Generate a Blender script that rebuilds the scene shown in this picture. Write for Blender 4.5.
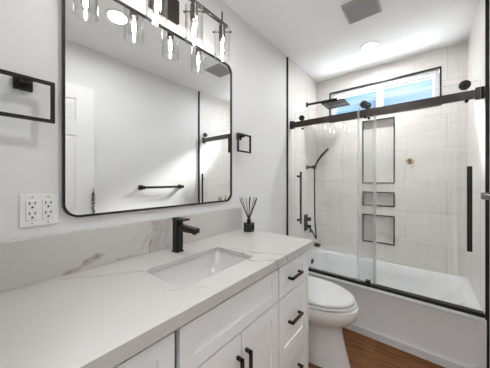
import bpy, bmesh, math, random
from mathutils import Vector, Matrix
random.seed(7)
for o in list(bpy.data.objects): bpy.data.objects.remove(o)
S = bpy.context.scene
COL = S.collection
PI = math.pi
R = math.radians

# ------------------------------------------------------------------ camera
cam_d = bpy.data.cameras.new('camera'); cam = bpy.data.objects.new('camera', cam_d); COL.objects.link(cam)
cam.location = (1.065, 0.0, 1.226); cam.rotation_euler = (R(90), 0, math.atan2(180, 222.5))
cam_d.sensor_width = 36; cam_d.lens = 36 * 222.5 / 490; cam_d.shift_y = -4 / 490
cam_d.clip_start = 0.02
S.camera = cam
# ------------------------------------------------------------------ world (blue sky with thin cloud streaks)
W = bpy.data.worlds.new('sky'); S.world = W; W.use_nodes = True
wn = W.node_tree.nodes; wl = W.node_tree.links; wn.clear()
wo = wn.new('ShaderNodeOutputWorld'); wb = wn.new('ShaderNodeBackground')
tc = wn.new('ShaderNodeTexCoord'); mp = wn.new('ShaderNodeMapping'); mp.inputs['Scale'].default_value = (1.6, 1.6, 16)
nz = wn.new('ShaderNodeTexNoise'); nz.inputs['Scale'].default_value = 2.2; nz.inputs['Detail'].default_value = 3
rp = wn.new('ShaderNodeValToRGB')
rp.color_ramp.elements[0].position = .38; rp.color_ramp.elements[0].color = (.17, .42, .85, 1)
rp.color_ramp.elements[1].position = .68; rp.color_ramp.elements[1].color = (.62, .80, .95, 1)
wl.new(tc.outputs['Generated'], mp.inputs['Vector']); wl.new(mp.outputs['Vector'], nz.inputs['Vector'])
wl.new(nz.outputs['Fac'], rp.inputs['Fac']); wl.new(rp.outputs['Color'], wb.inputs['Color']); wl.new(wb.outputs['Background'], wo.inputs['Surface'])
wb.inputs['Strength'].default_value = 1.25
# ------------------------------------------------------------------ sun and large area lights
sd = bpy.data.lights.new('sun', 'SUN'); sd.energy = 25; sd.angle = R(18); sd.color = (1, .97, .92)
so = bpy.data.objects.new('sun', sd); COL.objects.link(so); so.location = (0, 5, 4)
so.rotation_euler = Vector((.38, -.90, -.70)).to_track_quat('-Z', 'Y').to_euler()
def area(name, loc, direction, sx, sy, energy, color=(1, 1, 1), shape='RECTANGLE', spread=180):
    d = bpy.data.lights.new(name, 'AREA'); d.shape = shape; d.size = sx
    if shape == 'RECTANGLE': d.size_y = sy
    d.energy = energy; d.color = color; d.spread = R(spread)
    o = bpy.data.objects.new(name, d); COL.objects.link(o); o.location = loc
    o.rotation_euler = Vector(direction).to_track_quat('-Z', 'Y').to_euler(); return o
area('hall_fill_light', (0.95, -.62, 2.42), (0, 0, -1), 1.3, .8, 20, (.93, .975, 1))  # added unseen fill panel in the hall, brightens the low surfaces through the doorway
area('sky_light_over_window', (0.67, 3.45, 2.95), (0, -.8, -.6), 1.6, .6, 18, (.90, .95, 1))
area('sunlit_ground_bounce', (0.67, 3.75, 1.05), (0, -.75, .66), 1.6, .8, 60, (.97, .985, 1))
vs = S.view_settings
vs.view_transform = 'Standard'; vs.look = 'None'; vs.gamma = 1; vs.use_curve_mapping = False
vs.exposure = 0.36

# ------------------------------------------------------------------ helpers
ORI = {}
def finish(name, bm, mat, parent=None, bevel=0, smooth=False, kind=None, keep=False, segs=2):
    bmesh.ops.recalc_face_normals(bm, faces=bm.faces)
    me = bpy.data.meshes.new(name)
    if parent is not None: org = ORI[parent]
    elif keep: org = Vector((0, 0, 0))
    else:
        lo = Vector([min(v.co[i] for v in bm.verts) for i in range(3)]); hi = Vector([max(v.co[i] for v in bm.verts) for i in range(3)])
        org = Vector(((lo.x + hi.x) / 2, (lo.y + hi.y) / 2, lo.z))
    bmesh.ops.translate(bm, verts=bm.verts, vec=-org)
    for f in bm.faces: f.smooth = smooth
    bm.to_mesh(me); bm.free()
    for m in (mat if isinstance(mat, (list, tuple)) else [mat]): me.materials.append(m)
    o = bpy.data.objects.new(name, me); COL.objects.link(o)
    if parent is not None: o.parent = parent
    else: o.location = org
    ORI[o] = org
    if bevel:
        b = o.modifiers.new('bevel', 'BEVEL'); b.width = bevel; b.segments = segs; b.limit_method = 'ANGLE'; b.angle_limit = R(40)
    if smooth:
        try: me.set_sharp_from_angle(angle=R(38))
        except Exception: pass
    if kind: o['kind'] = kind
    return o
def tag(o, label, cat, group=None):
    o['label'] = label; o['category'] = cat
    if group: o['group'] = group
    return o
def thing(name, label, cat, loc, group=None):
    o = bpy.data.objects.new(name, None); COL.objects.link(o); o.location = loc; o.empty_display_size = .05
    ORI[o] = Vector(loc); return tag(o, label, cat, group)
def struct(name, bm, mat, **k): return finish(name, bm, mat, kind='structure', keep=True, **k)
def NB(): return bmesh.new()
def box(bm, lo, hi):
    x0, y0, z0 = lo; x1, y1, z1 = hi
    v = [bm.verts.new(c) for c in ((x0,y0,z0),(x1,y0,z0),(x1,y1,z0),(x0,y1,z0),(x0,y0,z1),(x1,y0,z1),(x1,y1,z1),(x0,y1,z1))]
    for f in ((0,3,2,1),(4,5,6,7),(0,1,5,4),(1,2,6,5),(2,3,7,6),(3,0,4,7)): bm.faces.new([v[i] for i in f])
    return bm
def B(lo, hi): return box(NB(), lo, hi)
def frame_of(d):
    d = Vector(d).normalized(); a = Vector((0,0,1)) if abs(d.z) < .9 else Vector((1,0,0))
    u = d.cross(a).normalized(); return u, d.cross(u).normalized()
def loft(bm, loops, cap0=True, cap1=True, closed=True):
    rings = [[bm.verts.new(p) for p in L] for L in loops]
    n = len(rings[0])
    for a, b in zip(rings, rings[1:]):
        for i in range(n if closed else n - 1): bm.faces.new((a[i], a[(i+1) % n], b[(i+1) % n], b[i]))
    if cap0: bm.faces.new(rings[0])
    if cap1: bm.faces.new(rings[-1])
    return bm
def lathe(bm, p0, axis, prof, seg=24, cap0=True, cap1=True):
    """prof: list of (distance along axis, radius)"""
    p0 = Vector(p0); d = Vector(axis).normalized(); u, v = frame_of(d)
    return loft(bm, [[p0 + d*t + (u*math.cos(2*PI*i/seg) + v*math.sin(2*PI*i/seg))*r for i in range(seg)] for t, r in prof], cap0, cap1)
def cyl(bm, p0, p1, r, seg=20, r1=None):
    p0 = Vector(p0); p1 = Vector(p1); L = (p1-p0).length
    return lathe(bm, p0, p1-p0, [(0, r), (L, r if r1 is None else r1)], seg)
def tube(bm, pts, r, seg=10):
    pts = [Vector(p) for p in pts]; loops = []; up = None
    for i, p in enumerate(pts):
        d = (pts[min(i+1, len(pts)-1)] - pts[max(i-1, 0)]).normalized()
        if up is None: u, v = frame_of(d)
        else:
            u = (up - d*up.dot(d)).normalized(); v = d.cross(u)
        up = u
        loops.append([p + (u*math.cos(2*PI*k/seg) + v*math.sin(2*PI*k/seg))*r for k in range(seg)])
    return loft(bm, loops)
def curve(pts, n=8):
    P = [Vector(p) for p in pts]; P = [P[0]*2-P[1]] + P + [P[-1]*2-P[-2]]; out = []
    for i in range(1, len(P)-2):
        for k in range(n):
            t = k/n; a, b, c, d = P[i-1:i+3]
            out.append(.5*((2*b)+(c-a)*t+(2*a-5*b+4*c-d)*t*t+(3*b-a-3*c+d)*t**3))
    return out + [P[-2]]
def rrect(c, hx, hy, r, n=6):
    """rounded rectangle, 2D points ccw"""
    out = []
    for sx, sy, a0 in ((1,1,0),(-1,1,90),(-1,-1,180),(1,-1,270)):
        for k in range(n+1):
            a = R(a0 + 90*k/n); out.append((c[0]+sx*(hx-r)+r*math.cos(a), c[1]+sy*(hy-r)+r*math.sin(a)))
    return out
def plate(bm, to3, outer, holes, depth):
    """flat plate with holes: to3 maps (a,b,d) to a point"""
    es = []
    for L in [outer] + holes:
        vs_ = [bm.verts.new(to3(a, b, 0)) for a, b in L]
        es += [bm.edges.new((vs_[i], vs_[(i+1) % len(vs_)])) for i in range(len(vs_))]
    r = bmesh.ops.triangle_fill(bm, edges=es, use_beauty=True, use_dissolve=False)
    fs = [g for g in r['geom'] if isinstance(g, bmesh.types.BMFace)]
    ex = bmesh.ops.extrude_face_region(bm, geom=fs)
    mv = [g for g in ex['geom'] if isinstance(g, bmesh.types.BMVert)]
    off = Vector(to3(0, 0, depth)) - Vector(to3(0, 0, 0))
    bmesh.ops.translate(bm, verts=mv, vec=off)
    # keep the starting faces as the second side
    have = [f for f in fs if f.is_valid]
    return bm
def rect(a0, b0, a1, b1): return [(a0,b0),(a1,b0),(a1,b1),(a0,b1)]

# ------------------------------------------------------------------ materials
def mat(name, col, rough=.5, metal=0, var=.03, nscale=12, bump=0, bscale=200, spec=.5, coat=0):
    m = bpy.data.materials.new(name); m.use_nodes = True; nt = m.node_tree; p = nt.nodes['Principled BSDF']
    p.inputs['Roughness'].default_value = rough; p.inputs['Metallic'].default_value = metal
    p.inputs['Specular IOR Level'].default_value = spec; p.inputs['Coat Weight'].default_value = coat; p.inputs['Coat Roughness'].default_value = .05
    t = nt.nodes.new('ShaderNodeTexCoord'); n = nt.nodes.new('ShaderNodeTexNoise'); n.inputs['Scale'].default_value = nscale; n.inputs['Detail'].default_value = 4
    nt.links.new(t.outputs['Object'], n.inputs['Vector'])
    mx = nt.nodes.new('ShaderNodeMix'); mx.data_type = 'RGBA'
    mx.inputs[6].default_value = (*[c*(1-var) for c in col], 1); mx.inputs[7].default_value = (*[min(1, c*(1+var)) for c in col], 1)
    nt.links.new(n.outputs['Fac'], mx.inputs[0]); nt.links.new(mx.outputs[2], p.inputs['Base Color'])
    if bump:
        n2 = nt.nodes.new('ShaderNodeTexNoise'); n2.inputs['Scale'].default_value = bscale; n2.inputs['Detail'].default_value = 3
        nt.links.new(t.outputs['Object'], n2.inputs['Vector'])
        bp = nt.nodes.new('ShaderNodeBump'); bp.inputs['Strength'].default_value = bump; bp.inputs['Distance'].default_value = .003
        nt.links.new(n2.outputs['Fac'], bp.inputs['Height']); nt.links.new(bp.outputs['Normal'], p.inputs['Normal'])
    return m
def emit(name, col, strength):
    m = bpy.data.materials.new(name); m.use_nodes = True; nt = m.node_tree; nt.nodes.clear()
    o = nt.nodes.new('ShaderNodeOutputMaterial'); e = nt.nodes.new('ShaderNodeEmission')
    e.inputs['Color'].default_value = (*col, 1); e.inputs['Strength'].default_value = strength; nt.links.new(e.outputs[0], o.inputs['Surface']); return m
def glass(name, tint=(.99, .995, .992), rough=.0, boost=1.0, ior=1.5):
    m = bpy.data.materials.new(name); m.use_nodes = True; nt = m.node_tree; nt.nodes.clear(); N = nt.nodes.new; L = nt.links.new
    o = N('ShaderNodeOutputMaterial'); t = N('ShaderNodeBsdfTransparent'); g = N('ShaderNodeBsdfGlossy'); mx = N('ShaderNodeMixShader')
    geo = N('ShaderNodeNewGeometry'); mi = N('ShaderNodeMix'); mi.data_type = 'FLOAT'
    mi.inputs[2].default_value = ior; mi.inputs[3].default_value = 1/ior
    fr = N('ShaderNodeFresnel'); ml = N('ShaderNodeMath'); ml.operation = 'MULTIPLY'; ml.inputs[1].default_value = boost; ml.use_clamp = True
    L(geo.outputs['Backfacing'], mi.inputs[0]); L(mi.outputs[0], fr.inputs['IOR']); L(fr.outputs[0], ml.inputs[0])
    t.inputs['Color'].default_value = (*tint, 1); g.inputs['Roughness'].default_value = rough
    L(ml.outputs[0], mx.inputs[0]); L(t.outputs[0], mx.inputs[1]); L(g.outputs[0], mx.inputs[2]); L(mx.outputs[0], o.inputs['Surface']); return m
def tile_mat(name, u, v):
    m = bpy.data.materials.new(name); m.use_nodes = True; nt = m.node_tree; p = nt.nodes['Principled BSDF']; N = nt.nodes.new; L = nt.links.new
    t = N('ShaderNodeTexCoord'); s = N('ShaderNodeSeparateXYZ'); c = N('ShaderNodeCombineXYZ'); L(t.outputs['Object'], s.inputs[0])
    L(s.outputs[u], c.inputs[0]); L(s.outputs[v], c.inputs[1])
    b = N('ShaderNodeTexBrick'); L(c.outputs[0], b.inputs['Vector']); b.inputs['Scale'].default_value = 1
    b.inputs['Brick Width'].default_value = .61; b.inputs['Row Height'].default_value = .305; b.inputs['Mortar Size'].default_value = .0022
    b.inputs['Mortar Smooth'].default_value = .3; b.offset = .5
    b.inputs['Color1'].default_value = (.80, .775, .74, 1); b.inputs['Color2'].default_value = (.84, .815, .78, 1); b.inputs['Mortar'].default_value = (.64, .62, .59, 1)
    mp = N('ShaderNodeMapping'); mp.inputs['Scale'].default_value = (4, 60, 1); L(c.outputs[0], mp.inputs['Vector'])
    n = N('ShaderNodeTexNoise'); n.inputs['Scale'].default_value = 1; n.inputs['Detail'].default_value = 4; L(mp.outputs[0], n.inputs['Vector'])
    mp2 = N('ShaderNodeMapping'); mp2.inputs['Scale'].default_value = (70, 3, 1); L(c.outputs[0], mp2.inputs['Vector'])
    n2 = N('ShaderNodeTexNoise'); n2.inputs['Scale'].default_value = 1; n2.inputs['Detail'].default_value = 3; L(mp2.outputs[0], n2.inputs['Vector'])
    ad = N('ShaderNodeMath'); ad.operation = 'ADD'; L(n.outputs['Fac'], ad.inputs[0]); L(n2.outputs['Fac'], ad.inputs[1])
    r = N('ShaderNodeMapRange'); r.inputs[1].default_value = .6; r.inputs[2].default_value = 1.4; r.inputs[3].default_value = .91; r.inputs[4].default_value = 1.08; L(ad.outputs[0], r.inputs[0])
    mu = N('ShaderNodeMix'); mu.data_type = 'RGBA'; mu.blend_type = 'MULTIPLY'; mu.inputs[0].default_value = 1; L(b.outputs['Color'], mu.inputs[6]); L(r.outputs[0], mu.inputs[7])
    L(mu.outputs[2], p.inputs['Base Color']); p.inputs['Roughness'].default_value = .28
    bp = N('ShaderNodeBump'); bp.inputs['Strength'].default_value = .12; bp.inputs['Distance'].default_value = .002; L(ad.outputs[0], bp.inputs['Height']); L(bp.outputs[0], p.inputs['Normal'])
    return m
def wood_mat():
    m = bpy.data.materials.new('oak_planks'); m.use_nodes = True; nt = m.node_tree; p = nt.nodes['Principled BSDF']; N = nt.nodes.new; L = nt.links.new
    t = N('ShaderNodeTexCoord')
    b = N('ShaderNodeTexBrick'); L(t.outputs['Object'], b.inputs['Vector']); b.inputs['Scale'].default_value = 1
    b.inputs['Brick Width'].default_value = 1.25; b.inputs['Row Height'].default_value = .18; b.inputs['Mortar Size'].default_value = .0015; b.offset = .37
    b.inputs['Color1'].default_value = (.23, .088, .026, 1); b.inputs['Color2'].default_value = (.33, .140, .046, 1); b.inputs['Mortar'].default_value = (.10, .045, .02, 1)
    mp = N('ShaderNodeMapping'); mp.inputs['Scale'].default_value = (3, 38, 1); L(t.outputs['Object'], mp.inputs['Vector'])
    n = N('ShaderNodeTexNoise'); n.inputs['Scale'].default_value = 1.3; n.inputs['Detail'].default_value = 6; n.inputs['Distortion'].default_value = .6; L(mp.outputs[0], n.inputs['Vector'])
    r = N('ShaderNodeMapRange'); r.inputs[1].default_value = .3; r.inputs[2].default_value = .7; r.inputs[3].default_value = .42; r.inputs[4].default_value = 1.25; L(n.outputs['Fac'], r.inputs[0])
    mu = N('ShaderNodeMix'); mu.data_type = 'RGBA'; mu.blend_type = 'MULTIPLY'; mu.inputs[0].default_value = 1; L(b.outputs['Color'], mu.inputs[6]); L(r.outputs[0], mu.inputs[7])
    L(mu.outputs[2], p.inputs['Base Color']); p.inputs['Roughness'].default_value = .5; p.inputs['Specular IOR Level'].default_value = .3; return m
def stone_mat(name, segs, warp=.018):
    """white quartz; segs: list of (a, b, radius, strength)"""
    m = bpy.data.materials.new(name); m.use_nodes = True; nt = m.node_tree; p = nt.nodes['Principled BSDF']; N = nt.nodes.new; L = nt.links.new
    t = N('ShaderNodeTexCoord')
    n = N('ShaderNodeTexNoise'); n.inputs['Scale'].default_value = 16; n.inputs['Detail'].default_value = 5; L(t.outputs['Object'], n.inputs['Vector'])
    sb = N('ShaderNodeVectorMath'); sb.operation = 'SUBTRACT'; L(n.outputs['Color'], sb.inputs[0]); sb.inputs[1].default_value = (.5, .5, .5)
    sc = N('ShaderNodeVectorMath'); sc.operation = 'SCALE'; L(sb.outputs[0], sc.inputs[0]); sc.inputs['Scale'].default_value = warp*2
    ad = N('ShaderNodeVectorMath'); ad.operation = 'ADD'; L(t.outputs['Object'], ad.inputs[0]); L(sc.outputs[0], ad.inputs[1])
    acc = None
    for a, b, rad, st in segs:
        a = Vector(a); ab = Vector(b) - a
        v1 = N('ShaderNodeVectorMath'); v1.operation = 'SUBTRACT'; L(ad.outputs[0], v1.inputs[0]); v1.inputs[1].default_value = a
        dt = N('ShaderNodeVectorMath'); dt.operation = 'DOT_PRODUCT'; L(v1.outputs[0], dt.inputs[0]); dt.inputs[1].default_value = ab / ab.length_squared
        cl = N('ShaderNodeClamp'); L(dt.outputs['Value'], cl.inputs['Value'])
        v2 = N('ShaderNodeVectorMath'); v2.operation = 'SCALE'; v2.inputs[0].default_value = ab; L(cl.outputs[0], v2.inputs['Scale'])
        v3 = N('ShaderNodeVectorMath'); v3.operation = 'DISTANCE'; L(v1.outputs[0], v3.inputs[0]); L(v2.outputs[0], v3.inputs[1])
        mr = N('ShaderNodeMapRange'); mr.interpolation_type = 'SMOOTHSTEP'; L(v3.outputs['Value'], mr.inputs[0])
        mr.inputs[1].default_value = rad*.55; mr.inputs[2].default_value = rad*1.25; mr.inputs[3].default_value = st; mr.inputs[4].default_value = 0
        if acc is None: acc = mr.outputs[0]
        else:
            mm = N('ShaderNodeMath'); mm.operation = 'MAXIMUM'; L(acc, mm.inputs[0]); L(mr.outputs[0], mm.inputs[1]); acc = mm.outputs[0]
    nm = N('ShaderNodeTexNoise'); nm.inputs['Scale'].default_value = 34; nm.inputs['Detail'].default_value = 3; L(t.outputs['Object'], nm.inputs['Vector'])
    rm = N('ShaderNodeMapRange'); rm.inputs[1].default_value = .38; rm.inputs[2].default_value = .6; rm.inputs[3].default_value = .6; rm.inputs[4].default_value = 1.3; L(nm.outputs['Fac'], rm.inputs[0])
    mk = N('ShaderNodeMath'); mk.operation = 'MULTIPLY'; mk.use_clamp = True; L(acc, mk.inputs[0]); L(rm.outputs[0], mk.inputs[1]); acc = mk.outputs[0]
    n3 = N('ShaderNodeTexNoise'); n3.inputs['Scale'].default_value = 3.2; n3.inputs['Detail'].default_value = 5; L(t.outputs['Object'], n3.inputs['Vector'])
    base = N('ShaderNodeMix'); base.data_type = 'RGBA'; base.inputs[6].default_value = (.535, .51, .488, 1); base.inputs[7].default_value = (.595, .575, .555, 1); L(n3.outputs['Fac'], base.inputs[0])
    n4 = N('ShaderNodeTexNoise'); n4.inputs['Scale'].default_value = 45; n4.inputs['Detail'].default_value = 4; L(t.outputs['Object'], n4.inputs['Vector'])
    vc = N('ShaderNodeMix'); vc.data_type = 'RGBA'; vc.inputs[6].default_value = (.24, .185, .135, 1); vc.inputs[7].default_value = (.44, .385, .33, 1); L(n4.outputs['Fac'], vc.inputs[0])
    mx = N('ShaderNodeMix'); mx.data_type = 'RGBA'; L(acc, mx.inputs[0]); L(base.outputs[2], mx.inputs[6]); L(vc.outputs[2], mx.inputs[7])
    L(mx.outputs[2], p.inputs['Base Color']); p.inputs['Roughness'].default_value = .3; return m

M = {}
M['wall'] = mat('white_wall_paint', (.755, .755, .752), .6, var=.012, nscale=5, bump=.10, bscale=90)
M['ceiling'] = mat('textured_ceiling_paint', (.92, .92, .915), .8, var=.02, nscale=30, bump=.6, bscale=55)
M['cab'] = mat('white_cabinet_paint', (.92, .92, .92), .4, var=.01)
M['gap'] = mat('painted_gap_shade', (.10, .10, .10), .7)
M['black'] = mat('matte_black_metal', (.014, .0125, .0115), .38, .3, var=.1)
M['bronze'] = mat('dark_bronze_metal', (.055, .042, .036), .32, .7, var=.08)
M['nickel'] = mat('brushed_gunmetal', (.14, .12, .11), .3, .9, var=.08)
M['darkmetal'] = mat('dark_grey_metal', (.045, .042, .04), .35, .6, var=.1)
M['porc'] = mat('white_porcelain', (.82, .82, .81), .08, var=.008, coat=.4)
M['sink'] = mat('white_basin_ceramic', (.62, .61, .60), .14, var=.01, coat=.2)
M['tub'] = mat('white_tub_enamel', (.82, .83, .84), .14, var=.008, coat=.3)
M['plastic'] = mat('white_plastic', (.80, .80, .79), .35, var=.01)
M['vinyl'] = mat('white_vinyl', (.86, .86, .86), .4, var=.01)
M['slot'] = mat('dark_slot', (.03, .03, .03), .6)
M['door'] = mat('white_door_paint', (.81, .81, .805), .35, var=.01)
M['vent'] = mat('grey_vent_plastic', (.42, .42, .41), .6, var=.03)
M['brass'] = mat('brass', (.62, .42, .18), .25, 1, var=.05)
M['chrome'] = mat('chrome', (.7, .7, .7), .12, 1, var=.02)
M['blackglass'] = mat('black_glass', (.012, .012, .012), .12, var=.1)
M['reed'] = mat('dark_reed', (.03, .026, .022), .7, var=.2)
M['dry'] = mat('dried_brown_leaf', (.10, .065, .045), .8, var=.5, nscale=60)
M['glass'] = glass('clear_glass', boost=1.15)
M['shade'] = glass('clear_shade_glass', (.985, .985, .985), boost=1.6)
M['bulbglass'] = glass('clear_bulb_glass', (.98, .96, .93), boost=1.3)
def seal_mat():
    m = bpy.data.materials.new('milky_clear_vinyl'); m.use_nodes = True; nt = m.node_tree; p = nt.nodes['Principled BSDF']; N = nt.nodes.new; L = nt.links.new
    o = nt.nodes['Material Output']; t = N('ShaderNodeBsdfTransparent'); x = N('ShaderNodeMixShader'); x.inputs[0].default_value = .30
    p.inputs['Base Color'].default_value = (.93, .94, .94, 1); p.inputs['Roughness'].default_value = .25
    L(t.outputs[0], x.inputs[1]); L(p.outputs[0], x.inputs[2]); L(x.outputs[0], o.inputs['Surface']); return m
M['seal'] = seal_mat()
M['pane'] = glass('window_pane_glass', (.97, .98, .99))
M['glassedge'] = mat('polished_glass_edge', (.70, .76, .74), .25, var=.03)
M['mirror'] = mat('silver_mirror', (.93, .94, .94), .0, 1, var=.002)
M['tile_b'] = tile_mat('linear_tile_back', 0, 2)
M['tile_s'] = tile_mat('linear_tile_side', 1, 2)
M['wood'] = wood_mat()
M['filament'] = emit('glowing_filament', (1, .95, .88), 58)
M['lens'] = emit('downlight_lens_glow', (1, .97, .93), 6)

# ------------------------------------------------------------------ the room
XR, YT, YB, ZC = 1.366, 1.980, 2.729, 2.44
struct('floor', B((-.4, -2.0, -.06), (1.9, 2.9, 0)), M['wood'])
struct('ceiling', B((-.4, -2.0, ZC), (1.9, 2.95, ZC + .1)), M['ceiling'])
struct('wall_left', B((-.12, -.12, 0), (0, 2.95, ZC)), M['wall'])
struct('wall_right', B((XR, -.12, 0), (XR + .12, 2.95, ZC)), M['wall'])
struct('wall_shower_left', B((0, YT, 0.0), (.012, YB, ZC)), M['tile_s'])
struct('wall_shower_right', B((XR - .012, YT, 0.0), (XR, YB, ZC)), M['tile_s'])
WX0, WX1, WZ0, WZ1 = .171, 1.181, 1.915, 2.271
NX0, NX1 = .528, .823
NZ = [(1.192, 1.872), (.95, 1.098), (.557, .853)]
bm = NB()
back3 = lambda a, b, d: (a, YB + d, b)
plate(bm, back3, rect(-.0, 0, XR, ZC), [rect(WX0, WZ0, WX1, WZ1)] + [rect(NX0, z0, NX1, z1) for z0, z1 in NZ], .055)
plate(bm, lambda a, b, d: (a, YB + .055 + d, b), rect(-.0, 0, XR, ZC), [rect(WX0, WZ0, WX1, WZ1)], .085)
struct('wall_back', bm, M['tile_b'])
# doorway wall behind the camera and the hall beyond it
bm = NB(); DX0, DX1, DZ = .58, 1.345, 2.08
plate(bm, lambda a, b, d: (a, -.12 + d, b), [(0, 0), (DX0, 0), (DX0, DZ), (DX1, DZ), (DX1, 0), (XR, 0), (XR, ZC), (0, ZC)], [], .10)
struct('wall_front', bm, M['wall'])
struct('wall_hall_left', B((-.4, -2.0, 0), (-.3, -.12, ZC)), M['wall'])
struct('wall_hall_right', B((1.8, -2.0, 0), (1.9, -.12, ZC)), M['wall'])
struct('wall_hall_far', B((-.4, -2.1, 0), (1.9, -2.0, ZC)), M['wall'])
bm = NB(); box(bm, (-.4, -.12, 0), (-.12, -.02, ZC)); struct('wall_hall_return', bm, M['wall'])
bm = NB(); box(bm, (XR + .12, -.12, 0), (1.9, -.02, ZC)); struct('wall_hall_nib', bm, M['wall'])
struct('baseboard_right', B((XR - .014, .0, 0), (XR, YT - .06, .09)), M['door'], bevel=.004)
struct('baseboard_left', B((0, 1.26, 0), (.014, YT - .06, .09)), M['door'], bevel=.004)
# black metal edge trims of the tile
struct('trim_1', B((0, YT - .010, 0), (.0145, YT, ZC)), M['black'])
struct('trim_2', B((XR - .016, YT - .016, 0), (XR, YT, ZC)), M['black'])
def frame_rect(x0, z0, x1, z1, w, y0, y1):
    bm = NB(); plate(bm, lambda a, b, d: (a, y0 + d, b), rect(x0, z0, x1, z1), [rect(x0 + w, z0 + w, x1 - w, z1 - w)], y1 - y0); return bm
struct('trim_3', frame_rect(WX0 - .002, WZ0 - .002, WX1 + .002, WZ1 + .002, .012, YB - .006, YB + .012), M['black'])
for i, (z0, z1) in enumerate(NZ): struct('trim_%d' % (4 + i), frame_rect(NX0 - .002, z0 - .002, NX1 + .002, z1 + .002, .0105, YB - .006, YB + .012), M['black'])
# window: white frame, mullion, two sashes with panes
win = finish('window_1', frame_rect(WX0 + .013, WZ0 + .013, WX1 - .013, WZ1 - .013, .038, YB + .02, YB + .10), M['vinyl'], kind='structure', keep=True, bevel=.003)
finish('mullion', B((.655, YB + .03, WZ0 + .05), (.715, YB + .09, WZ1 - .05)), M['vinyl'], win, bevel=.003)
PZ0, PZ1 = 1.998, 2.205
for x0, x1 in ((.222, .658), (.713, 1.123)):
    bm = NB(); plate(bm, lambda a, b, d: (a, YB + .05 + d, b), rect(min(x0, WX0 + .05) if x0 < .5 else x0 - .002, WZ0 + .05, x1 + .002 if x0 < .5 else max(x1, WX1 - .05), WZ1 - .05), [rect(x0, PZ0, x1, PZ1)], .03)
    finish('sash_frame', bm, M['vinyl'], win, bevel=.002)
    finish('window_pane', B((x0 - .002, YB + .062, PZ0 - .002), (x1 + .002, YB + .067, PZ1 + .002)), M['pane'], win)
# open door leaf against the right wall
DLX0, DLX1, DLY0, DLY1 = 1.300, 1.335, -.005, .712
bm = NB()
pans = []
for (a0, a1) in ((DLY0 + .11, DLY0 + .315), (DLY1 - .335, DLY1 - .135)):
    for (b0, b1) in ((1.735, 1.93), (.95, 1.615), (.22, .80)): pans.append(rect(a0, b0, a1, b1))
plate(bm, lambda a, b, d: (DLX0 + d, a, b), rect(DLY0, .012, DLY1, 2.05), pans, .008)
box(bm, (DLX0 + .008, DLY0, .012), (DLX1, DLY1, 2.05))
door = finish('door_1', bm, M['door'], kind='structure', keep=True)
for p in pans:
    a0, b0, a1, b1 = p[0][0] + .022, p[0][1] + .022, p[1][0] - .022, p[2][1] - .022
    finish('raised_panel', B((DLX0 + .003, a0, b0), (DLX0 + .0095, a1, b1)), M['door'], door, bevel=.003)
bm = NB(); lathe(bm, (DLX0, .655, .862), (-1, 0, 0), [(0, .026), (.006, .026), (.01, .012), (.035, .012), (.042, .024), (.058, .026), (.066, .018)], 20)
finish('door_knob', bm, M['black'], door, smooth=True)
# dried sprig hanging from the door knob
sp = thing('dried_sprig', 'thin dark dried sprig hanging at the white door edge, seen in the mirror', 'dried sprig', (1.286, .70, .905))
bm = NB(); tube(bm, curve([(1.290, .704, 1.150), (1.288, .70, 1.06), (1.290, .704, .98), (1.287, .70, .905)]), .0032, 6)
finish('stem', bm, M['dry'], sp)
bm = NB()
for k in range(44):
    t = random.random(); z = 1.115 - .20*t; c = Vector((1.286 + random.uniform(-.006, .006), .702 + random.uniform(-.012, .012)*(0.35 + t*.65), z))
    d = Vector((random.uniform(-.5, .2), random.uniform(-1, 1), random.uniform(-1.2, .2))).normalized()*random.uniform(.010, .021)
    u, v = frame_of(d)
    loft(bm, [[c + d*f + (u*math.cos(q*PI/2.5) + v*.5*math.sin(q*PI/2.5))*r for q in range(5)] for f, r in ((-1, .0008), (-.2, .0055), (.4, .0045), (1, .0006))])
finish('leaves', bm, M['dry'], sp)

# ------------------------------------------------------------------ vanity
CX, CE, CS, CT, CB = .556, 1.279, -.016, .870, .832        # counter front, right end, left end, top, underside
ST = CT - .020
FX = .538                                                  # face of the drawer fronts
van = thing('vanity_cabinet', 'white shaker vanity cabinet with black bar pulls under the quartz countertop', 'cabinet', (.27, .62, 0))
bm = NB(); box(bm, (.012, -.012, .09), (FX - .02, 1.237, .69)); box(bm, (.012, -.012, .69), (.184, 1.237, ST - .0005)); box(bm, (.467, -.012, .69), (FX - .02, 1.237, ST - .0005)); box(bm, (.184, -.012, .69), (.467, .40, ST - .0005)); box(bm, (.184, .865, .69), (.467, 1.237, ST - .0005)); box(bm, (.012, -.012, 0), (FX - .08, 1.237, .09)); box(bm, (FX - .02, 1.219, .0), (FX, 1.237, CB - .012))
finish('carcass', bm, M['cab'], van)
finish('gap_shade_sheet', B((FX - .0215, .0, .10), (FX - .019, 1.2185, CB - .0002)), M['gap'], van)  # added dark sheet behind the fronts, shade of the gaps painted as colour
def shaker(name, y0, y1, z0, z1, w=.055):
    bm = NB(); w2 = min(w, (z1 - z0)*.3)
    plate(bm, lambda a, b, d: (FX - .006 + d, a, b), rect(y0, z0, y1, z1), [rect(y0 + w, z0 + w2, y1 - w, z1 - w2)], .006)
    box(bm, (FX - .019, y0, z0), (FX - .006, y1, z1))
    return finish(name, bm, M['cab'], van)
def pull(front, c, L, vertical):
    y, z = c; bm = NB(); r = .0055; h = .030
    a, b = ((y, z - L/2), (y, z + L/2)) if vertical else ((y - L/2, z), (y + L/2, z))
    if vertical: box(bm, (FX + h - .011, y - r, a[1]), (FX + h, y + r, b[1]))
    else: box(bm, (FX + h - .011, a[0], z - r), (FX + h, b[0], z + r))
    for q in (a, b):
        if vertical:
            s = r if q is a else -r
            box(bm, (FX, y - r, q[1] + s - r), (FX + h, y + r, q[1] + s + r))
        else:
            s = r if q is a else -r
            box(bm, (FX, q[0] + s - r, z - r), (FX + h, q[0] + s + r, z + r))
    finish('bar_pull', bm, M['black'], front, bevel=.001)
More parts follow.
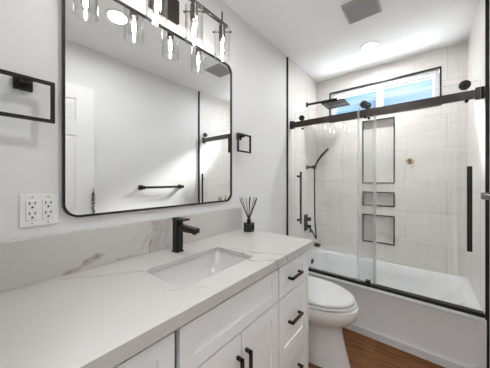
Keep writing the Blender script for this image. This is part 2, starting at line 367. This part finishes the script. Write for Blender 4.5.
g = .0036
for y0, y1 in ((.902, 1.217), (.012, .352)):
    for z0, z1 in ((.665, .818), (.36, .665), (.105, .36)):
        d = shaker('drawer', y0 + g, y1 - g, z0 + g, z1 - g, .048)
        pull(d, ((y0 + y1)/2 - .012, (z0 + z1)/2 + (.0 if z0 > .6 else .012)), .118, False)
shaker('false_front', .362 + g, .900 - g, .665 + g, .818 - g, .052)
for y0, y1, hy in ((.362, .630, .606), (.630, .900, .656)):
    d = shaker('cabinet_door', y0 + g, y1 - g, .105 + g, .665 - g)
    pull(d, (hy, .517), .15, True)

# countertop with sink cut-out
SC, SHX, SHY = (.325, .632), .122, .202
segs = [((.03, .05, CT), (.045, .20, CT), .0035, .5), ((.045, .20, CT), (.128, .303, CT), .004, .7), ((.128, .303, CT), (.205, .425, CT), .0045, .8),
        ((.42, .40, CT), (.50, .50, CT), .003, .45), ((.205, .425, CT), (.42, .40, CT), .003, .25),
        ((.27, .86, CT), (.40, .875, CT), .005, .75), ((.40, .875, CT), (.556, .945, CT), .0065, .95), ((.556, .945, CT), (.556, .955, .83), .006, .9),
        ((.47, .78, CT), (.556, .86, CT), .007, .85), ((.556, .86, CT), (.556, .862, .83), .0055, .9), ((.33, .95, CT), (.50, .93, CT), .003, .45),
        ((.37, .835, CT), (.47, .78, CT), .006, .7), ((.556, .66, CT), (.556, .69, .83), .003, .35)]
bm = NB()
ST = CT - .020                                            # slab underside; the front and right edges are built up
plate(bm, lambda a, b, d: (a, b, ST + d), rect(0.001, CS, CX, CE), [rrect(SC, SHX, SHY, .03)], CT - ST)
box(bm, (CX - .02, CS, CB), (CX, CE, ST)); box(bm, (0.001, CE - .02, CB), (CX - .02, CE, ST))
ct = finish('countertop', bm, stone_mat('white_quartz_top', segs, .012), keep=True)
tag(ct, 'white veined quartz countertop with a rectangular sink cut-out on the vanity', 'countertop')
segb = [((.021, .229, .872), (.021, .285, .896), .010, .85), ((.021, .285, .896), (.021, .335, .913), .014, .9), ((.021, .335, .913), (.021, .358, .914), .006, .8),
        ((.021, .36, .905), (.021, .385, .878), .003, .8), ((.021, .385, .878), (.021, .43, .882), .003, .7), ((.021, .43, .882), (.021, .455, .884), .005, .7),
        ((.021, .455, .88), (.021, .50, .98), .003, .45), ((.021, .50, .98), (.021, .52, 1.03), .003, .35),
        ((.021, .545, .873), (.021, .56, .93), .007, .8), ((.021, .56, .93), (.021, .568, 1.02), .005, .75), ((.021, .59, .875), (.021, .60, .93), .011, .45),
        ((.021, .60, .93), (.021, .585, .99), .007, .5), ((.021, .585, .99), (.021, .615, 1.03), .004, .5), ((.021, .62, .90), (.021, .66, .99), .006, .5),
        ((.021, .66, .99), (.021, .71, 1.03), .003, .4), ((.021, .76, .872), (.021, .82, .93), .003, .3), ((.021, .575, .90), (.021, .60, 1.0), .030, .38), ((.021, .51, .90), (.021, .545, .96), .012, .3), ((.021, .63, .96), (.021, .67, 1.03), .018, .3)]
bs = finish('backsplash', B((.001, CS, CT), (.021, CE - .02, 1.026)), stone_mat('white_quartz_splash', segb, .020), keep=True, bevel=.002)
tag(bs, 'low quartz backsplash strip with brown veining along the wall behind the faucet', 'backsplash')

# undermount sink
SB = CT - .020
snk = thing('sink', 'white undermount rectangular basin set in the quartz countertop', 'sink', (SC[0], SC[1], .70))
bm = NB(); L = []
for z, dx, dy, r in ((SB - .001, .016, .016, .04), (SB - .001, .003, .003, .033), (SB - .02, -.001, -.004, .036), (SB - .05, -.008, -.018, .045), (SB - .08, -.022, -.042, .055), (SB - .105, -.042, -.075, .055), (SB - .122, -.066, -.115, .045), (SB - .128, -.09, -.16, .03)):
    L.append([(x, y, z) for x, y in rrect(SC, SHX + dx, SHY + dy, r, 8)])
loft(bm, L, False, True)
L2 = [[(x, y, z) for x, y in rrect(SC, SHX + dx, SHY + dy, r, 8)] for z, dx, dy, r in ((SB - .001, .016, .016, .04), (SB - .06, .006, .0, .05), (SB - .115, -.030, -.06, .055), (SB - .138, -.07, -.12, .05))]
loft(bm, L2, False, True)
finish('basin', bm, M['sink'], snk, smooth=True)
bm = NB(); lathe(bm, (SC[0], SC[1], SB - .1285), (0, 0, 1), [(0, .024), (.003, .024), (.004, .018), (.002, .006)], 24)
finish('drain', bm, M['chrome'], snk, smooth=True)

# faucet
fc = thing('faucet', 'matte black square single-hole faucet behind the sink basin', 'faucet', (.105, .653, CT))
finish('base_plate', B((.083, .631, CT), (.127, .675, CT + .006)), M['black'], fc, bevel=.002)
finish('column', B((.086, .634, CT + .006), (.124, .672, 1.019)), M['black'], fc, bevel=.003)
bm = NB(); loft(bm, [[(x, y, z) for y, z in ((.637, z0), (.669, z0), (.669, z1), (.637, z1))] for x, z0, z1 in ((.12, .975, 1.008), (.256, .981, 1.003))])
sp_ = finish('spout', bm, M['black'], fc, bevel=.003)
bm = NB(); cyl(bm, (.238, .653, .975), (.238, .653, .985), .011); finish('aerator', bm, M['black'], sp_)
bm = NB(); box(bm, (.085, .633, 1.019), (.125, .673, 1.030)); box(bm, (.084, .634, 1.030), (.178, .672, 1.039)); finish('lever', bm, M['black'], fc, bevel=.002)

# reed diffuser
rd = thing('reed_diffuser', 'small black reed diffuser with dark sticks on the far end of the counter', 'reed diffuser', (.108, 1.233, CT))
bm = NB(); c = (.110, 1.224)
lathe(bm, (*c, CT), (0, 0, 1), [(0, .036), (.002, .0385), (.056, .0385), (.060, .035), (.062, .014)], 28); finish('bottle', bm, M['blackglass'], rd, smooth=True)
bm = NB(); lathe(bm, (*c, CT + .062), (0, 0, 1), [(0, .013), (.012, .013), (.0125, .0155), (.022, .0155), (.022, .008)], 20); finish('collar', bm, M['black'], rd, smooth=True)
for k in range(11):
    a = 2*PI*k/11 + .3; q = (.45 + .55*((k*37) % 11)/10)
    dx, dy = math.cos(a)*.088*q, math.sin(a)*.088*q
    bm = NB(); cyl(bm, (c[0] - dx*.12, c[1] - dy*.12, CT + .055), (c[0] + dx, c[1] + dy, 1.108 - .018*q*((k*5) % 3)/2), .0023, 6); finish('reed', bm, M['reed'], rd)

# outlet plate
ou = thing('outlet_plate', 'white double wall outlet plate above the left of the backsplash', 'outlet', (0, .156, 1.065))
OY0, OY1, OZ0, OZ1 = .104, .208, 1.064, 1.177
finish('plate', B((0, OY0, OZ0), (.006, OY1, OZ1)), M['plastic'], ou, bevel=.003)
for cy in (.136, .178):
    f = finish('receptacle', B((.004, cy - .0165, OZ0 + .022), (.0085, cy + .0165, OZ1 - .022)), M['plastic'], ou, bevel=.002)
    bm = NB()
    for cz in (OZ0 + .039, OZ1 - .039):
        box(bm, (.0083, cy - .0085, cz + .002), (.0089, cy - .0055, cz + .012)); box(bm, (.0083, cy + .0055, cz + .003), (.0089, cy + .0085, cz + .012))
        cyl(bm, (.0083, cy, cz - .007), (.0089, cy, cz - .007), .0034, 12)
    finish('slots', bm, M['slot'], f)
    for cz in (OZ0 + .011, OZ1 - .011):
        bm = NB(); cyl(bm, (.005, cy, cz), (.0072, cy, cz), .003, 10); finish('screw', bm, M['vent'], ou)

# towel rings
def towel_ring(label, y0, y1, z0, z1, ym):
    t = thing('towel_ring', label, 'towel ring', (0, ym, z1 - .02), 'square black towel rings')
    finish('wall_mount', B((0, ym - .024, z1 - .036), (.014, ym + .024, z1 + .008)), M['black'], t, bevel=.002)
    finish('post', B((.014, ym - .011, z1 - .022), (.052, ym + .011, z1 - .003)), M['black'], t, bevel=.001)
    bm = NB(); plate(bm, lambda a, b, d: (.046 + d, a, b), rect(y0, z0, y1, z1), [rect(y0 + .0118, z0 + .0118, y1 - .0118, z1 - .0118)], .012); finish('ring', bm, M['black'], t, bevel=.0015)
towel_ring('black square towel ring on the wall left of the mirror above the outlet', .030, .188, 1.424, 1.566, .113)
towel_ring('black square towel ring on the wall between the mirror and the shower', 1.170, 1.320, 1.424, 1.556, 1.238)

# mirror
MY0, MY1, MZ0, MZ1 = .217, 1.155, 1.080, 2.022
mc = ((MY0 + MY1)/2, (MZ0 + MZ1)/2); hy, hz = (MY1 - MY0)/2, (MZ1 - MZ0)/2
mr = thing('mirror', 'large wall mirror with rounded corners and thin black frame over the vanity', 'mirror', (0, mc[0], MZ0))
bm = NB(); plate(bm, lambda a, b, d: (d, a, b), rrect(mc, hy, hz, .055, 8), [rrect(mc, hy - .0085, hz - .0085, .0475, 8)], .015); finish('frame', bm, M['black'], mr, smooth=True)
bm = NB(); loft(bm, [[(x, a, b) for a, b in rrect(mc, hy - .0065, hz - .0065, .0475, 8)] for x in (.003, .009)]); finish('mirror_glass', bm, M['mirror'], mr)

# vanity light with four glass shades
vl = thing('vanity_light', 'dark bronze vanity light bar with clear glass cylinder shades above the mirror', 'wall lamp', (0, .637, 2.085))
finish('backplate', B((0, .552, 2.080), (.020, .722, 2.205)), M['bronze'], vl, bevel=.003)
bm = NB(); cyl(bm, (.02, .637, 2.166), (.115, .637, 2.166), .0085, 12); finish('arm', bm, M['bronze'], vl)
finish('crossbar', B((.112, .285, 2.157), (.128, .992, 2.175)), M['nickel'], vl, bevel=.002)
for y in (.95, .742, .532, .322):
    x = .12
    bm = NB(); lathe(bm, (x, y, 2.157), (0, 0, -1), [(0, .008), (.01, .008), (.012, .020), (.094, .020), (.096, .016)], 20); sk = finish('lamp_socket', bm, M['nickel'], vl, smooth=True)
    bm = NB(); cyl(bm, (x, y, 2.170), (x, y, 2.232), .0052, 10); finish('finial', bm, M['nickel'], sk)
    for s in (-1, 1):
        d = Vector((.777, .629, 0))*s; p = Vector((x, y, 2.112))
        bm = NB(); cyl(bm, p + d*.018, p + d*.050, .0028, 8); lathe(bm, p + d*.0475, d, [(0, .002), (.002, .0065), (.007, .0065), (.009, .003)], 12); finish('thumb_screw', bm, M['nickel'], sk, smooth=True)
    bm = NB(); n = 40
    lathe(bm, (x, y, 1.950), (0, 0, 1), [(.185, .0435), (.0, .0435), (.0, .0465), (.185, .0465), (.185, .0435)], n, False, False); finish('glass_shade', bm, M['shade'], sk, smooth=True)
    bm = NB(); lathe(bm, (x, y, 2.064), (0, 0, -1), [(0, .012), (.012, .014), (.04, .0185), (.065, .0185), (.083, .012), (.090, .003)], 20); bl = finish('bulb', bm, M['bulbglass'], sk, smooth=True)
    bm = NB(); lathe(bm, (x, y, 2.056), (0, 0, -1), [(0, .003), (.005, .005), (.02, .0065), (.04, .009), (.058, .009), (.068, .005), (.072, .002)], 12); finish('filament', bm, M['filament'], bl, smooth=True)
# ceiling fittings
def downlight(label, x, y, e):
    t = thing('downlight', label, 'ceiling light', (x, y, ZC), 'round recessed ceiling lights')
    bm = NB(); lathe(bm, (x, y, ZC), (0, 0, -1), [(0, .082), (.004, .080), (.006, .068), (.003, .064), (0, .064)], 36, False, False); finish('trim_ring', bm, M['plastic'], t, smooth=True)
    bm = NB(); lathe(bm, (x, y, ZC), (0, 0, -1), [(0, .065), (.0035, .064)], 36); finish('lens', bm, M['lens'], t)
    area('downlight_beam', (x, y, ZC - .012), (0, 0, -1), .12, 0, e, (.98, .99, 1), 'DISK', 175)
downlight('round recessed ceiling light over the bathtub', .675, 2.285, 7.6)
downlight('round recessed ceiling light over the vanity, seen in the mirror', .73, .69, 5.4)
vt = thing('ceiling_vent', 'square grey exhaust fan grille on the ceiling', 'vent', (.718, 1.735, ZC))
VX0, VX1, VY0, VY1 = .610, .826, 1.625, 1.845
bm = NB(); plate(bm, lambda a, b, d: (a, b, ZC - d), rect(VX0, VY0, VX1, VY1), [rect(VX0 + .014, VY0 + .014, VX1 - .014, VY1 - .014)], .016); finish('grille_frame', bm, M['vent'], vt, bevel=.004)
bm = NB(); box(bm, (VX0 + .012, VY0 + .012, ZC - .008), (VX1 - .012, VY1 - .012, ZC))
for k in range(16):
    y = VY0 + .018 + k*.0118; box(bm, (VX0 + .014, y, ZC - .013), (VX1 - .014, y + .006, ZC - .008))
finish('slats', bm, M['vent'], vt)

# ------------------------------------------------------------------ bathtub
TY0, TZ = 1.955, .378
tub = thing('bathtub', 'white alcove bathtub with smooth apron behind the glass sliding doors', 'bathtub', (.686, 2.34, 0))
tx0, tx1, ty0, ty1 = .0125, XR - .0125, TY0, YB - .003
tcx, tcy, thx, thy = (tx0 + tx1)/2, (ty0 + ty1)/2, (tx1 - tx0)/2, (ty1 - ty0)/2
bm = NB(); L = []
for z, l, r, f, b, rr in ((TZ, .0, .0, .0, .0, .004), (TZ, .040, .050, .10, .05, .17), (TZ - .012, .05, .065, .112, .062, .17), (TZ - .10, .062, .13, .125, .08, .16), (TZ - .22, .085, .24, .15, .11, .12), (TZ - .275, .12, .30, .19, .15, .10), (TZ - .29, .2, .38, .25, .21, .06)):
    cx, cy = (tx0 + l + tx1 - r)/2, (ty0 + f + ty1 - b)/2
    L.append([(x, y, z) for x, y in rrect((cx, cy), (tx1 - r - tx0 - l)/2, (ty1 - b - ty0 - f)/2, rr, 8)])
loft(bm, L, False, True); finish('basin', bm, M['tub'], tub, smooth=True)
bm = NB(); ap = [(tx0, TZ), (tx1, TZ), (tx1, 0), (tx0, 0)]
px = .055
hole = [(tx0 + .03, TZ - .035)] + [(tx0 + .03, .07)] 
def rc(cx, cz, r, a0, a1, n=8): return [(cx + r*math.cos(R(a0 + (a1 - a0)*k/n)), cz + r*math.sin(R(a0 + (a1 - a0)*k/n))) for k in range(n + 1)]
hole = rc(tx0 + .11, .128, .075, 180, 270) + rc(tx1 - .10, .128, .075, 270, 360) + rc(tx1 - .03, TZ - .017, .005, 0, 90) + rc(tx0 + .04, TZ - .017, .005, 90, 180)
plate(bm, lambda a, b, d: (a, TY0 + d, b), [(tx0, 0), (tx1, 0), (tx1, TZ - .001), (tx0, TZ - .001)], [hole], .014)
loft(bm, [[(a, TY0 + .0005, b) for a, b in hole], [(a, TY0 + .008, b) for a, b in [(tcx + (a - tcx)*.985, .26 + (b - .26)*.93) for a, b in hole]]], False, True)
finish('apron', bm, M['tub'], tub, smooth=True)
bm = NB(); lathe(bm, (.068, 2.44, .30), (1, 0, -.12), [(0, .034), (.006, .034), (.009, .028), (.007, .0)], 28); finish('overflow_plate', bm, M['black'], tub, smooth=True)
bm = NB(); lathe(bm, (.30, 2.36, TZ - .2895), (0, 0, 1), [(0, .03), (.004, .03), (.005, .02)], 24); finish('drain', bm, M['black'], tub, smooth=True)

# ------------------------------------------------------------------ sliding shower doors
rail = thing('shower_rail', 'long bronze-black rail carrying the sliding glass doors above the tub', 'shower rail', (.686, 2.03, 1.745))
finish('bar', B((.03, 2.024, 1.745), (XR - .04, 2.036, 1.802)), M['bronze'], rail, bevel=.002)
for x0, x1 in ((.012, .052), (XR - .052, XR - .012)): finish('end_bracket', B((x0, 2.014, 1.738), (x1, 2.046, 1.812)), M['black'], rail, bevel=.002)
bm = NB(); loft(bm, [[(x, y, z) for y, z in ((1.986, TZ), (1.986, TZ + .022), (1.995, TZ + .022), (1.995, TZ + .006), (2.072, TZ + .006), (2.072, TZ))] for x in (.013, XR - .013)])
trk = tag(finish('bottom_track', bm, M['black']), 'black threshold strip along the bathtub rim under the glass doors', 'door track')
tgd = tag(finish('door_guide', B((.688, 2.014, TZ + .006), (.722, 2.048, TZ + .036)), M['black'], bevel=.002), 'small black guide block on the track under the overlapping glass edges', 'door guide')
def glass_door(label, x0, x1, yf, z0, z1, rollers, front):
    t = thing('sliding_glass_door', label, 'glass door', ((x0 + x1)/2, yf, z0), 'frameless sliding tub doors')
    bm = NB(); box(bm, (x0, yf - .004, z0), (x1, yf + .004, z1))
    g_ = finish('glass_panel', bm, [M['glass'], M['glassedge']], t)
    for p in g_.data.polygons:
        if abs(p.normal.y) < .5: p.material_index = 1
    for x in rollers:
        y = yf - .004
        bm = NB(); lathe(bm, (x, y - .018, 1.834), (0, 1, 0), [(0, .020), (.002, .028), (.016, .030), (.018, .030), (.026, .022), (.040, .022)] if front else [(0, .020), (.002, .026), (.014, .027), (.018, .027)], 28)
        rl = finish('roller', bm, M['darkmetal'] if front else M['black'], t, smooth=True)
        bm = NB(); lathe(bm, (x, y - .022, 1.834), (0, 1, 0), [(0, .009), (.005, .011)], 16); finish('roller_cap', bm, M['black'], rl, smooth=True)
        bm = NB(); lathe(bm, (x + .008, y - .016, 1.729), (0, 1, 0), [(0, .007), (.003, .010), (.016, .010)], 16); finish('stop_knob', bm, M['black'], t, smooth=True)
    return t
gd1 = glass_door('clear sliding glass tub door on the right with a flat black pull', .640, 1.335, 2.004, TZ + .0065, 1.852, (.684, 1.263), True)
gd2 = glass_door('clear sliding glass tub door on the left with a round black pull', .040, .752, 2.058, TZ + .0065, 1.895, (.125, .70), False)
finish('edge_seal', B((.632, 1.998, TZ + .0065), (.648, 2.010, 1.852)), M['seal'], gd1)
finish('edge_seal', B((.738, 2.051, TZ + .0065), (.760, 2.065, 1.895)), M['seal'], gd2)
bm = NB(); box(bm, (1.270, 1.962, .778), (1.294, 1.972, 1.312))
for z in (.85, 1.24): cyl(bm, (1.282, 1.972, z), (1.282, 2.0, z), .006, 12)
finish('pull_handle', bm, M['black'], gd1, bevel=.0015)
bm = NB(); cyl(bm, (.092, 2.096, .786), (.092, 2.096, 1.310), .0105, 16); finish('pull_handle', bm, M['black'], gd2, smooth=True)
for z in (.832, 1.262):
    bm = NB(); cyl(bm, (.092, 2.028, z), (.092, 2.054, z), .011, 16); cyl(bm, (.092, 2.062, z), (.092, 2.096, z), .0075, 12); finish('handle_post', bm, M['black'], gd2)

# ------------------------------------------------------------------ shower fittings
wx = .012
sh = thing('rain_shower_head', 'black square rain shower head on a straight arm high on the left tile wall', 'shower head', (wx, 2.43, 2.09))
bm = NB(); lathe(bm, (wx, 2.43, 2.088), (1, 0, 0), [(0, .028), (.006, .028), (.012, .014)], 20); finish('wall_flange', bm, M['black'], sh, smooth=True)
bm = NB(); tube(bm, [(wx + .01, 2.43, 2.088), (.18, 2.43, 2.083), (.345, 2.43, 2.078)], .0125, 12); finish('arm', bm, M['black'], sh, smooth=True)
bm = NB(); cyl(bm, (.335, 2.43, 2.078), (.335, 2.43, 2.034), .011, 14); finish('neck', bm, M['black'], sh)
hd = finish('head_plate', B((.215, 2.320, 2.022), (.445, 2.550, 2.034)), M['darkmetal'], sh, bevel=.003)
hs = thing('hand_shower', 'slim black hand shower on a wall bracket with its hose hanging down', 'hand shower', (wx, 2.43, 1.37))
bm = NB(); lathe(bm, (wx, 2.43, 1.372), (1, 0, 0), [(0, .022), (.006, .022), (.01, .012), (.075, .012)], 18); box(bm, (.080, 2.415, 1.355), (.118, 2.445, 1.39)); finish('bracket', bm, M['black'], hs, bevel=.001)
bm = NB(); tube(bm, curve([(.100, 2.43, 1.345), (.120, 2.43, 1.40), (.160, 2.435, 1.47), (.212, 2.44, 1.53), (.252, 2.44, 1.565)]), .0115, 12); finish('wand', bm, M['black'], hs, smooth=True)
bm = NB(); tube(bm, curve([(.101, 2.43, 1.35), (.102, 2.431, 1.1), (.103, 2.436, .80), (.103, 2.462, .66), (.098, 2.490, .575), (.085, 2.515, .548), (.066, 2.530, .565), (.040, 2.538, .61), (wx + .002, 2.540, .64)], 8), .0085, 8); finish('hose', bm, M['black'], hs, smooth=True)
sv = thing('shower_valve', 'black square shower valve trim with lever handles on the left tile wall', 'shower valve', (wx, 2.40, .64))
finish('wall_plate', B((wx, 2.350, .655), (wx + .007, 2.440, .835)), M['black'], sv, bevel=.002)
for z, s in ((.785, .022), (.70, .022)):
    bm = NB(); cyl(bm, (wx + .007, 2.405, z), (wx + .055, 2.405, z), s, 18); k_ = finish('valve_knob', bm, M['black'], sv, bevel=.002)
    bm = NB(); box(bm, (wx + .045, 2.398, z - (.065 if z < .75 else .008)), (wx + .060, 2.412, z + .008)); finish('lever', bm, M['black'], k_, bevel=.001)
bm = NB(); box(bm, (wx, 2.425, .475), (wx + .012, 2.485, .525)); box(bm, (wx + .012, 2.432, .482), (.155, 2.478, .512))
tag(finish('tub_spout', bm, M['black'], bevel=.003), 'black flat tub spout low on the left tile wall', 'tub spout')
bf = thing('brass_fitting', 'small round brass fitting on the back tile wall right of the niches', 'wall fitting', (.95, YB, 1.413))
bm = NB(); lathe(bm, (.95, YB, 1.413), (0, -1, 0), [(0, .030), (.004, .030), (.008, .022)], 24); finish('flange', bm, M['brass'], bf, smooth=True)
bm = NB(); lathe(bm, (.95, YB - .008, 1.413), (0, -1, 0), [(0, .010), (.012, .010), (.016, .016), (.026, .014)], 20); finish('stub', bm, M['nickel'], bf, smooth=True)

# towel bar on the right wall
tb = thing('towel_bar', 'black towel bar on the white right-hand wall, seen in the mirror', 'towel bar', (XR, 1.40, 1.15))
for y in (1.170, 1.665):
    finish('wall_mount', B((XR - .010, y - .025, 1.119), (XR, y + .025, 1.169)), M['black'], tb, bevel=.002)
    finish('post', B((1.292, y - .017, 1.127), (XR - .010, y + .017, 1.161)), M['black'], tb, bevel=.002)
finish('bar', B((1.291, 1.180, 1.132), (1.313, 1.650, 1.157)), M['black'], tb, bevel=.002)

# ------------------------------------------------------------------ toilet
TC = 1.548
tl = thing('toilet', 'white one-piece skirted toilet with closed lid between the vanity and the bathtub', 'toilet', (.35, TC, 0))
def egg(xb, xf, w, z, n=48, pb=.55):
    xm = xb + (xf - xb)*.45; out = []
    for i in range(n):
        a = 2*PI*i/n; c, s = math.cos(a), math.sin(a)
        if c >= 0: out.append((xm + (xf - xm)*c, TC + w*s, z))
        else: out.append((xm - (xm - xb)*abs(c)**pb, TC + w*math.copysign(abs(s)**.75, s), z))
    return out
bm = NB()
loft(bm, [egg(.06, .690, .122, 0), egg(.06, .690, .122, .012), egg(.06, .670, .118, .08), egg(.06, .648, .114, .17), egg(.06, .638, .114, .235), egg(.06, .646, .128, .262), egg(.06, .692, .165, .297), egg(.06, .727, .186, .337), egg(.06, .738, .192, .375), egg(.06, .736, .190, .400), egg(.07, .726, .182, .406)])
finish('bowl', bm, M['porc'], tl, smooth=True)
bm = NB(); loft(bm, [egg(.20, .706, .172, .408), egg(.20, .710, .176, .414), egg(.185, .724, .190, .415), egg(.185, .724, .190, .422), egg(.20, .710, .176, .4235)]); finish('seat', bm, M['plastic'], tl, smooth=True)
bm = NB(); loft(bm, [egg(.20, .700, .168, .4236), egg(.20, .700, .168, .434), egg(.185, .715, .184, .435), egg(.185, .715, .184, .446), egg(.19, .706, .177, .455), egg(.23, .65, .14, .460), egg(.3, .55, .07, .462)]); finish('lid', bm, M['plastic'], tl, smooth=True)
for y in (TC - .12, TC + .07): finish('hinge', B((.20, y, .404), (.225, y + .05, .446)), M['plastic'], tl, bevel=.004)
bm = NB(); loft(bm, [[(x, y, z) for x, y in rrect((.10, TC), .085 + e, .175 + e, .04, 6)] for z, e in ((.36, -.01), (.42, .0), (.66, .006))]); finish('tank', bm, M['porc'], tl, smooth=True)
bm = NB(); loft(bm, [[(x, y, z) for x, y in rrect((.10, TC), .090 + e, .182 + e, .04, 6)] for z, e in ((.66, .0), (.685, .0), (.693, -.008))]); ld_ = finish('tank_lid', bm, M['porc'], tl, smooth=True)
bm = NB(); lathe(bm, (.10, TC, .693), (0, 0, 1), [(0, .022), (.004, .022), (.006, .018)], 20); finish('flush_button', bm, M['chrome'], ld_, smooth=True)

for o in bpy.data.objects:
    if o.parent is not None:
        b = o.name.split('.')[0]
        t_ = {'bar_pull': 'matte black bar pull', 'pull_handle': 'black upright pull handle', 'mirror_glass': 'silver mirror glass', 'drain': 'round drain', 'edge_seal': 'milky clear edge seal strip', 'filament': 'glowing filament', 'glass_shade': 'clear glass cylinder shade', 'reed': 'thin dark reed', 'flush_button': 'chrome flush button', 'screw': 'small grey screw', 'slots': 'dark socket slots', 'roller': 'dark metal roller'}.get(b)
        if t_: o['label'] = t_
